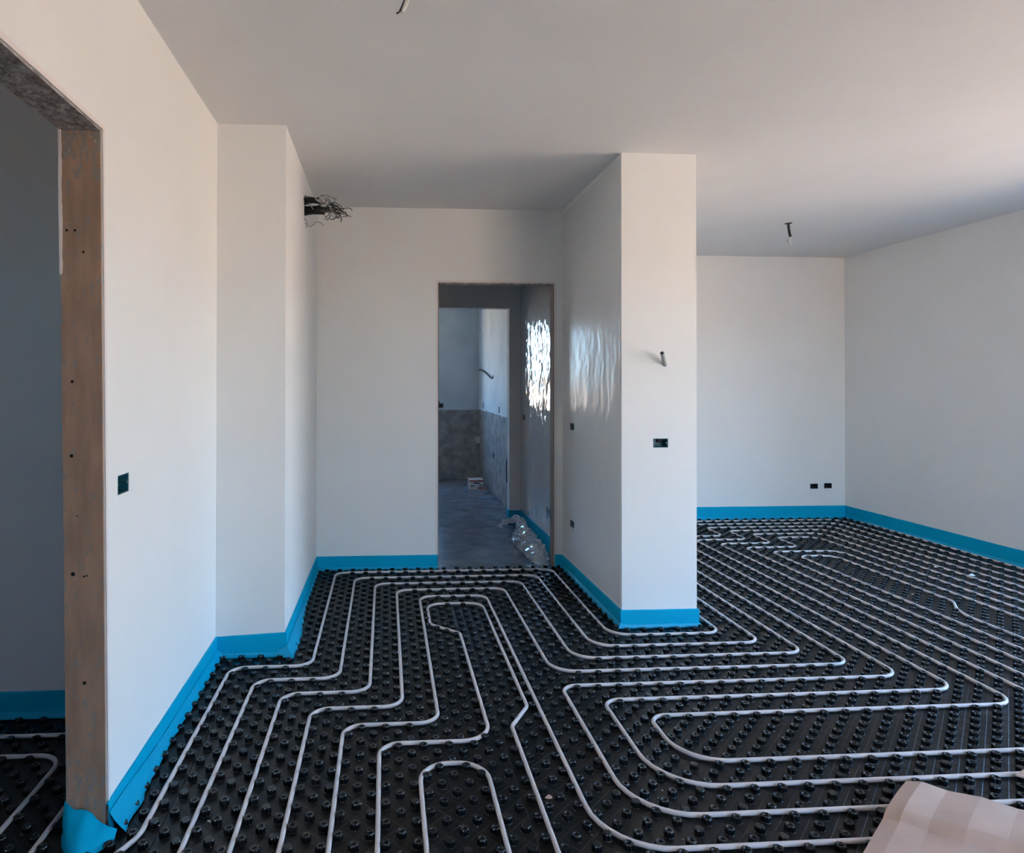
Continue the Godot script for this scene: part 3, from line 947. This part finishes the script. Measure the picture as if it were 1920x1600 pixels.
func build_boxes() -> void:
	var g := "empty socket boxes in the walls"
	var o := wall_box("socket_box", "dark teal empty switch box in the bright left wall beside the brown opening", "x", -0.888, -1.0, BOX_L, "box_teal", g)
	var st := begin()
	tube(st, [Vector3(-0.936, 1.1, -2.325), Vector3(-0.925, 1.098, -2.328)], 0.009, 10)
	put("conduit_mouth", st, "wire_white", o)
	o = wall_box("socket_box", "teal switch box on the lit front of the middle column", "z", -3.81, -1.0, BOX_N, "box_teal", g)
	st = begin()
	tube(st, [Vector3(1.633, 1.101, -3.857), Vector3(1.633, 1.098, -3.845)], 0.011, 10)
	put("conduit_mouth", st, "box_dark", o)
	wall_box("socket_box", "small dark box chest-high on the shaded left side of the column", "x", 1.39, 1.0, BOX_NL1, "box_dark", g)
	wall_box("socket_box", "small dark box low on the shaded left side of the column above blue strip", "x", 1.39, 1.0, BOX_NL2, "box_dark", g)
	wall_box("socket_box", "left one of two small dark socket boxes low on the far back wall", "z", -6.8, -1.0, BOX_B1, "box_dark", g)
	wall_box("socket_box", "right one of two small dark socket boxes low on the far back wall", "z", -6.8, -1.0, BOX_B2, "box_dark", g)
	wall_box("socket_box", "small dark box on the plastic-covered corridor wall below the shiny reflection", "x", 1.39, 1.0, BOX_C1, "box_dark", g)
	wall_box("junction_box", "taller rust-brown box low on the corridor wall just inside the doorway", "x", 1.39, 1.0, BOX_C2, "box_brown", g, 0.03)
	wall_box("socket_box", "left tiny black slot box on the farthest room's right wall at the plaster edge", "x", 1.405, 1.0, [-9.485, -9.415, 1.09, 1.175], "box_dark", g)
	wall_box("socket_box", "right tiny black slot box on the farthest room's right wall at the plaster edge", "x", 1.405, 1.0, [-8.15, -8.085, 1.078, 1.16], "box_dark", g)
	wall_box("socket_box", "small dark box in the bare grey render of the farthest room's right wall", "x", 1.42, 1.0, [-8.68, -8.60, 0.46, 0.53], "box_dark", g)
	wall_box("socket_box", "tall dark slot low in bare render beside the second door opening", "x", 1.42, 1.0, [-7.72, -7.64, 0.284, 0.553], "box_brown", g)
	# proud boxes of the farthest room
	o = thing("socket_plate", "black box on the farthest room's end wall at the left door edge", "wall box", Vector3(0.83, 1.12, -9.95))
	st = begin()
	box(st, Vector3(0.78, 1.085, -9.96), Vector3(0.868, 1.15, -9.925), 0.004)
	put("cover", st, "box_dark", o)
	st = begin()
	tube(st, [Vector3(0.80, 1.15, -9.94), Vector3(0.80, 1.19, -9.94)], 0.012, 8)
	put("conduit", st, "conduit_black", o)
	o = thing("socket_plate", "small white cover box in the far corner of the farthest room", "wall box", Vector3(1.39, 0.6, -9.9))
	st = begin()
	box(st, Vector3(1.36, 0.545, -9.94), Vector3(1.42, 0.655, -9.87), 0.006)
	put("cover", st, "plastic_white", o)
	st = begin()
	box(st, Vector3(1.353, 0.585, -9.925), Vector3(1.362, 0.615, -9.885), 0.002)
	put("flap", st, "plastic_white", o)

# ======================= cables ===========================================
func build_cables() -> void:
	# bundle out of the hole in the pier's side
	var o := thing("cable_bundle", "tangled bundle of black conduits and loose wires sticking out of the pier side hole", "cable", Vector3(-0.53, 2.59, -4.33))
	var r := RandomNumberGenerator.new()
	r.seed = 41
	var starts := [Vector3(-0.60, 2.63, -4.345), Vector3(-0.60, 2.60, -4.37), Vector3(-0.60, 2.565, -4.345), Vector3(-0.60, 2.54, -4.365), Vector3(-0.60, 2.615, -4.33), Vector3(-0.60, 2.585, -4.33), Vector3(-0.60, 2.555, -4.38)]
	var tips := [Vector3(-0.435, 2.645, -4.30), Vector3(-0.43, 2.60, -4.35), Vector3(-0.38, 2.575, -4.30), Vector3(-0.40, 2.555, -4.33), Vector3(-0.45, 2.625, -4.27), Vector3(-0.39, 2.61, -4.31), Vector3(-0.36, 2.575, -4.35)]
	for k in 7:
		var st := begin()
		var mid: Vector3 = starts[k].lerp(tips[k], 0.55) + Vector3(0, -0.008 + 0.006 * k, 0.006 * (k - 3))
		tube(st, spline([starts[k], mid, tips[k]], 8), 0.0125, 8, true, -1.0, 0.0016)
		put("conduit", st, "conduit_black", o)
	var mats := ["wire_grey", "wire_dark", "wire_dark", "wire_grey", "wire_white", "wire_dark", "wire_brown"]
	for k in 34:
		var src: Vector3 = tips[k % 7] + Vector3(-0.01, r.randf_range(-0.006, 0.006), r.randf_range(-0.006, 0.006))
		var reach := r.randf_range(0.05, 0.14)
		var p1: Vector3 = src + Vector3(reach * 0.5, r.randf_range(-0.03, 0.03), r.randf_range(-0.03, 0.04))
		var p2: Vector3 = src + Vector3(reach, r.randf_range(-0.06, 0.01), r.randf_range(-0.04, 0.05))
		var p3: Vector3 = p2 + Vector3(r.randf_range(-0.06, 0.02), r.randf_range(-0.05, 0.03), r.randf_range(-0.03, 0.03))
		var st := begin()
		tube(st, spline([src, p1, p2, p3], 5), 0.0027, 5)
		put("wire", st, mats[k % mats.size()], o)
	for q in [[Vector3(-0.56, 2.52, -4.34), Vector3(-0.51, 2.475, -4.335), Vector3(-0.485, 2.465, -4.32), Vector3(-0.44, 2.49, -4.30), Vector3(-0.40, 2.465, -4.30)], [Vector3(-0.56, 2.65, -4.33), Vector3(-0.52, 2.66, -4.31), Vector3(-0.49, 2.60, -4.30), Vector3(-0.47, 2.57, -4.30)], [Vector3(-0.56, 2.53, -4.34), Vector3(-0.515, 2.50, -4.33), Vector3(-0.52, 2.455, -4.33)]]:
		var st := begin()
		tube(st, spline(q, 6), 0.0028, 6)
		put("wire", st, "wire_grey", o)
	# backing of the hole
	var sb := begin()
	box(sb, Vector3(-0.628, 2.507, -4.399), Vector3(-0.61, 2.671, -4.316), 0.001)
	put("hole_back", sb, "box_brown", o)
	# ceiling outlet, far room
	o = thing("ceiling_cable", "short black conduit with pale wire ends hanging from the far right ceiling", "cable", Vector3(3.414, H, -5.385))
	var st2 := begin()
	tube(st2, spline([Vector3(3.414, H + 0.01, -5.385), Vector3(3.419, 2.765, -5.385), Vector3(3.428, 2.715, -5.385), Vector3(3.432, 2.695, -5.38)], 7), 0.0115, 8, true, -1.0, 0.0014)
	put("conduit", st2, "conduit_black", o)
	st2 = begin()
	for k in 14:
		var a := TAU * k / 14; var b := TAU * (k + 1) / 14
		var c := Vector3(3.416, H - 0.0008, -5.385)
		tri(st2, c, c + Vector3(cos(a), 0, sin(a) * 1.1) * 0.03, c + Vector3(cos(b), 0, sin(b) * 1.1) * 0.03, Vector3.DOWN)
	put("hole", st2, "hole_dark", o)
	for q in [[Vector3(3.43, 2.71, -5.382), Vector3(3.42, 2.68, -5.38), Vector3(3.408, 2.662, -5.38), Vector3(3.414, 2.64, -5.38)], [Vector3(3.432, 2.705, -5.382), Vector3(3.425, 2.66, -5.378), Vector3(3.43, 2.635, -5.38), Vector3(3.447, 2.615, -5.38)]]:
		st2 = begin()
		tube(st2, spline(q, 6), 0.0042, 7)
		put("wire", st2, "wire_white" if q[3].x > 3.43 else "wire_grey", o)
	# ceiling outlet near the camera
	o = thing("ceiling_cable", "beige conduit with dark wire tip hanging at the top edge of the picture", "cable", Vector3(0.06, H, -2.0))
	st2 = begin()
	tube(st2, spline([Vector3(0.075, H + 0.01, -2.0), Vector3(0.072, 2.72, -2.0), Vector3(0.068, 2.64, -2.0), Vector3(0.056, 2.588, -2.0), Vector3(0.046, 2.572, -2.0)], 8), 0.0125, 10, true, 0.0065, 0.0006)
	put("conduit", st2, "wire_white", o)
	for q in [[Vector3(0.060, 2.62, -1.997), Vector3(0.049, 2.59, -1.995), Vector3(0.039, 2.568, -1.995), Vector3(0.030, 2.563, -1.995)], [Vector3(0.06, 2.60, -1.998), Vector3(0.051, 2.58, -1.996), Vector3(0.043, 2.572, -1.996)]]:
		st2 = begin()
		tube(st2, spline(q, 5), 0.0026, 6)
		put("wire", st2, "wire_dark", o)
	# stub of conduit on the column front
	o = thing("conduit_stub", "short grey corrugated conduit stub sticking out of the column front", "cable", Vector3(1.652, 1.556, -3.81))
	st2 = begin()
	var base := Vector3(1.655, 1.553, -3.815)
	var tip := Vector3(1.588, 1.618, -3.70)
	var pts := []
	for k in 25: pts.append(base.lerp(tip, k / 24.0) + Vector3(0, 0.006 * sin(PI * k / 24.0), 0))
	tube(st2, pts, 0.0135, 12, true, 0.0125, 0.0014)
	put("conduit", st2, "conduit_grey", o)
	st2 = begin()
	var ax := (tip - base).normalized()
	tube(st2, [tip - ax * 0.002, tip + ax * 0.0008], 0.0075, 10)
	put("mouth", st2, "hole_dark", o)
	# arched conduit in the farthest room
	o = thing("conduit_pipe", "thin black conduit arching off the right wall of the farthest room", "cable", Vector3(1.405, 1.56, -9.2))
	st2 = begin()
	tube(st2, spline([Vector3(1.41, 1.655, -9.9), Vector3(1.395, 1.65, -9.6), Vector3(1.385, 1.60, -9.1), Vector3(1.395, 1.52, -8.65), Vector3(1.41, 1.55, -8.55)], 8), 0.013, 8)
	put("conduit", st2, "conduit_black", o)

# ======================= clear plastic sheeting ===========================
func film(st: SurfaceTool, z0: float, z1: float, y0: float, y1: float, amp: float, sd: float) -> void:
	var nz := int((z1 - z0) / 0.018); var ny := int((y1 - y0) / 0.022)
	var n := FastNoiseLite.new(); n.seed = int(sd); n.frequency = 1.0; n.fractal_octaves = 3
	var g := []
	for j in ny + 1:
		var row := []
		var y := lerpf(y0, y1, float(j) / ny)
		for k in nz + 1:
			var z := lerpf(z0, z1, float(k) / nz)
			var d := amp * (0.9 + n.get_noise_2d(z * 5.0 + 0.6 * n.get_noise_2d(z, y * 2.0), y * 1.3) + 0.4 * absf(n.get_noise_2d(z * 14.0 + 9.0, y * 4.4)) + 0.35 * n.get_noise_2d(z * 7.0 + y * 5.0, y * 6.0 - z * 3.0) + 0.3 * n.get_noise_2d(z * 22.0, y * 17.0))
			row.append(Vector3(1.389 - maxf(d, 0.0006), y, z))
		g.append(row)
	grid(st, g)

func build_plastic() -> void:
	var st := begin()
	film(st, -6.69, -5.24, 0.16, 2.6, 0.0085, 5)
	tag(put("plastic_sheet", st, "clear_film"), "clear wrinkled plastic sheeting on the corridor wall, bright with reflections", "plastic sheet", "")
	st = begin()
	film(st, -5.10, -3.83, 0.125, 2.78, 0.0026, 8)
	tag(put("plastic_sheet", st, "thin_film"), "faintly wrinkled clear plastic film on the shaded left side of the column", "plastic sheet", "")
	# crumpled bundle on the corridor floor
	var n := FastNoiseLite.new(); n.seed = 77; n.frequency = 1.0; n.fractal_octaves = 2
	var rows := [[Vector3(1.12, 0.02, -6.50), 0.03, 0.03], [Vector3(1.20, 0.06, -6.60), 0.03, 0.05], [Vector3(1.29, 0.10, -6.58), 0.04, 0.06], [Vector3(1.325, 0.12, -6.42), 0.04, 0.06], [Vector3(1.30, 0.06, -6.2), 0.06, 0.07], [Vector3(1.27, 0.05, -6.0), 0.10, 0.09], [Vector3(1.25, 0.05, -5.8), 0.11, 0.10], [Vector3(1.26, 0.045, -5.6), 0.10, 0.09], [Vector3(1.255, 0.035, -5.42), 0.085, 0.07], [Vector3(1.25, 0.02, -5.26), 0.06, 0.035], [Vector3(1.25, 0.012, -5.16), 0.05, 0.012]]
	st = begin()
	var g := []
	var total := 66
	for k in total + 1:
		var f := float(k) / total * (rows.size() - 1)
		var i := mini(int(f), rows.size() - 2)
		var t := f - i
		var c: Vector3 = rows[i][0].lerp(rows[i + 1][0], t)
		var w: float = lerpf(rows[i][1], rows[i + 1][1], t)
		var h: float = lerpf(rows[i][2], rows[i + 1][2], t)
		var row := []
		for s in 19:
			var a := PI * s / 18.0
			var p := c + Vector3(-cos(a) * w, sin(a) * h - minf(c.y, 0.04), 0)
			var q := 0.55 + 0.9 * w / 0.1
			p += Vector3(n.get_noise_3d(p.x * 22, p.y * 22, p.z * 14), 0.8 * n.get_noise_3d(p.x * 22 + 30, p.y * 22, p.z * 14), n.get_noise_3d(p.x * 20, p.y * 20 + 60, p.z * 14)) * 0.034 * q
			p.y = maxf(p.y, 0.004)
			p.x = minf(p.x, 1.37)
			row.append(p)
		g.append(row)
	grid(st, g, false)
	tag(put("crumpled_plastic", st, "crumpled_film"), "crumpled clear plastic film lying on the corridor floor against the blue strip", "plastic film")

# ======================= loose things =====================================
func build_loose_things() -> void:
	# flattened cardboard at the lower right: own axes along its left and top edges
	var o := thing("cardboard_sheet", "creased flattened cardboard box lying on the mat at lower right corner", "cardboard", Vector3(1.84, 0.03, -2.2))
	var A := Vector3(1.83, 0.036, -2.215)
	var du := Vector3(0.80, 0, 0.60).normalized()        # along the top edge
	var dv := Vector3(-0.775, 0, 0.63).normalized()      # down the left edge
	# creases: along v at these u, and one along u
	var uc := [0.0, 0.045, 0.115, 0.205, 0.30, 0.40, 0.52, 0.66]
	var vc := [0.0, 0.255, 0.31, 0.75]
	var hu := [0.0, 0.016, 0.006, 0.017, 0.009, 0.016, 0.010, 0.014]
	var hv := [0.006, 0.026, 0.012, 0.0]
	for i in uc.size() - 1:
		var st := begin()
		for j in vc.size() - 1:
			var g := []
			for s in 5:
				var row := []
				for t in 5:
					var u: float = lerpf(uc[i], uc[i + 1], s / 4.0)
					var v: float = lerpf(vc[j], vc[j + 1], t / 4.0)
					var p := A + du * u + dv * v
					p.y += lerpf(hu[i], hu[i + 1], s / 4.0) * lerpf(0.8, 0.3, smoothstep(0.2, 0.4, v)) + lerpf(hv[j], hv[j + 1], t / 4.0) + 0.0016 * noise.get_noise_2d(u * 30, v * 30)
					p.y += 0.004 * sin(PI * t / 4.0)
					row.append(p)
				g.append(row)
			grid(st, g)
			var low := []
			for s in 5:
				var row := []
				for t in 5: row.append(g[s][t] - Vector3(0, 0.0045, 0))
				low.append(row)
			grid(st, low)
			if j == 0:
				for s in 4: quad(st, g[s][0], g[s + 1][0], low[s + 1][0], low[s][0])
			if i == 0:
				for t in 4: quad(st, g[0][t], g[0][t + 1], low[0][t + 1], low[0][t])
			if j == vc.size() - 2:
				for s in 4: quad(st, g[s][4], g[s + 1][4], low[s + 1][4], low[s][4])
			if i == uc.size() - 2:
				for t in 4: quad(st, g[4][t], g[4][t + 1], low[4][t + 1], low[4][t])
		put("panel", st, "cardboard", o)
	o = thing("cardboard_scrap", "corner tip of another cardboard piece at the right picture edge", "cardboard", Vector3(2.3, 0.03, -2.24))
	var sp := begin()
	var q := [Vector3(2.262, 0.034, -2.238), Vector3(2.36, 0.045, -2.275), Vector3(2.60, 0.05, -2.16), Vector3(2.42, 0.038, -2.10)]
	quad(sp, q[0], q[1], q[2], q[3], Vector3.UP)
	var d := Vector3(0, -0.005, 0)
	quad(sp, q[0] + d, q[1] + d, q[2] + d, q[3] + d, Vector3.DOWN)
	for k in 4: quad(sp, q[k], q[(k + 1) % 4], q[(k + 1) % 4] + d, q[k] + d)
	put("panel", sp, "cardboard", o)
	# printed carton in the farthest room
	o = thing("carton", "small printed white and red carton on the floor in the farthest room's corner", "carton", Vector3(1.25, 0, -9.05))
	sp = begin()
	var lo := Vector3(1.145, 0.0, -9.16); var hi := Vector3(1.335, 0.125, -8.95)
	uvquad(sp, [Vector3(lo.x, hi.y, hi.z), Vector3(hi.x, hi.y, hi.z), Vector3(hi.x, lo.y, hi.z), Vector3(lo.x, lo.y, hi.z)], [Vector2(0, 0), Vector2(1, 0), Vector2(1, 1), Vector2(0, 1)], Vector3(0, 0, 1))
	uvquad(sp, [Vector3(lo.x, lo.y, lo.z), Vector3(lo.x, lo.y, hi.z), Vector3(lo.x, hi.y, hi.z), Vector3(lo.x, hi.y, lo.z)], [Vector2(0, 1), Vector2(1, 1), Vector2(1, 0), Vector2(0, 0)], Vector3(-1, 0, 0))
	uvquad(sp, [Vector3(hi.x, lo.y, lo.z), Vector3(hi.x, lo.y, hi.z), Vector3(hi.x, hi.y, hi.z), Vector3(hi.x, hi.y, lo.z)], [Vector2(0, 1), Vector2(1, 1), Vector2(1, 0), Vector2(0, 0)], Vector3(1, 0, 0))
	uvquad(sp, [Vector3(lo.x, lo.y, lo.z), Vector3(hi.x, lo.y, lo.z), Vector3(hi.x, hi.y, lo.z), Vector3(lo.x, hi.y, lo.z)], [Vector2(0, 1), Vector2(1, 1), Vector2(1, 0), Vector2(0, 0)], Vector3(0, 0, -1))
	put("sides", sp, "carton_print", o)
	sp = begin()
	for s in [[lo.x - 0.002, 1.238, 0.0], [1.242, hi.x + 0.002, 0.004]]:
		box(sp, Vector3(s[0], hi.y + 0.0005, lo.z - 0.002), Vector3(s[1], hi.y + 0.005 + s[2], hi.z + 0.002), 0.0015)
	put("lid_flap", sp, "plastic_white", o)
	# plaster scraps on the mat
	for s in [[Vector3(4.345, 0.026, -4.631), 0.028, "white plaster scrap caught between the pipes near the right wall"], [Vector3(0.568, 0.006, -2.268), 0.017, "small pale smear of filler beside a stud near the bottom centre"], [Vector3(4.265, 0.024, -4.864), 0.014, "tiny white plaster chip on the far pipes left of the larger scrap"]]:
		sp = begin()
		var c: Vector3 = s[0]
		var rr: float = s[1]
		var ring := []
		for k in 9:
			var a := TAU * k / 9
			ring.append(c + Vector3(cos(a) * rr * (0.7 + 0.5 * absf(noise.get_noise_1d(k * 3.3 + rr * 900))), -0.004, sin(a) * rr * 0.6))
		for k in 9:
			tri(sp, c + Vector3(0, rr * 0.35, 0), ring[k], ring[(k + 1) % 9], Vector3.UP)
			tri(sp, c + Vector3(0, -0.006, 0), ring[k], ring[(k + 1) % 9], Vector3.DOWN)
		tag(put("plaster_scrap", sp, "chip_white" if c.x > 1.0 else "cardboard"), s[2], "plaster scrap")
	# fine crumbs strewn over the mat
	var cm := begin()
	box(cm, Vector3(-0.004, 0, -0.0014), Vector3(0.004, 0.002, 0.0014), 0.0006)
	var mm := MultiMesh.new()
	mm.transform_format = MultiMesh.TRANSFORM_3D
	mm.mesh = cm.commit()
	var r := RandomNumberGenerator.new()
	r.seed = 99
	var fixed := [Vector3(-0.832, 0.004, -2.19), Vector3(-0.735, 0.004, -2.20), Vector3(-0.575, 0.004, -2.21), Vector3(3.595, 0.006, -4.288)]
	mm.instance_count = 150
	for k in 150:
		var p: Vector3 = fixed[k] if k < fixed.size() else Vector3(r.randf_range(-0.8, 1.2) if k < 110 else r.randf_range(1.9, 4.6), 0.003, -2.0 - pow(r.randf(), 1.6) * 2.6)
		var sc := 1.7 if k < 4 else r.randf_range(0.25, 0.8)
		mm.set_instance_transform(k, Transform3D(Basis(Vector3.UP, r.randf() * TAU).scaled(Vector3.ONE * sc), p))
	var mi := MultiMeshInstance3D.new()
	mi.name = "plaster_crumbs"
	mi.multimesh = mm
	mi.material_override = M.chip_white
	mi.set_meta("kind", "stuff")
	tag(mi, "fine white plaster crumbs strewn over the black studded mat", "crumbs")
	add_child(mi, true)
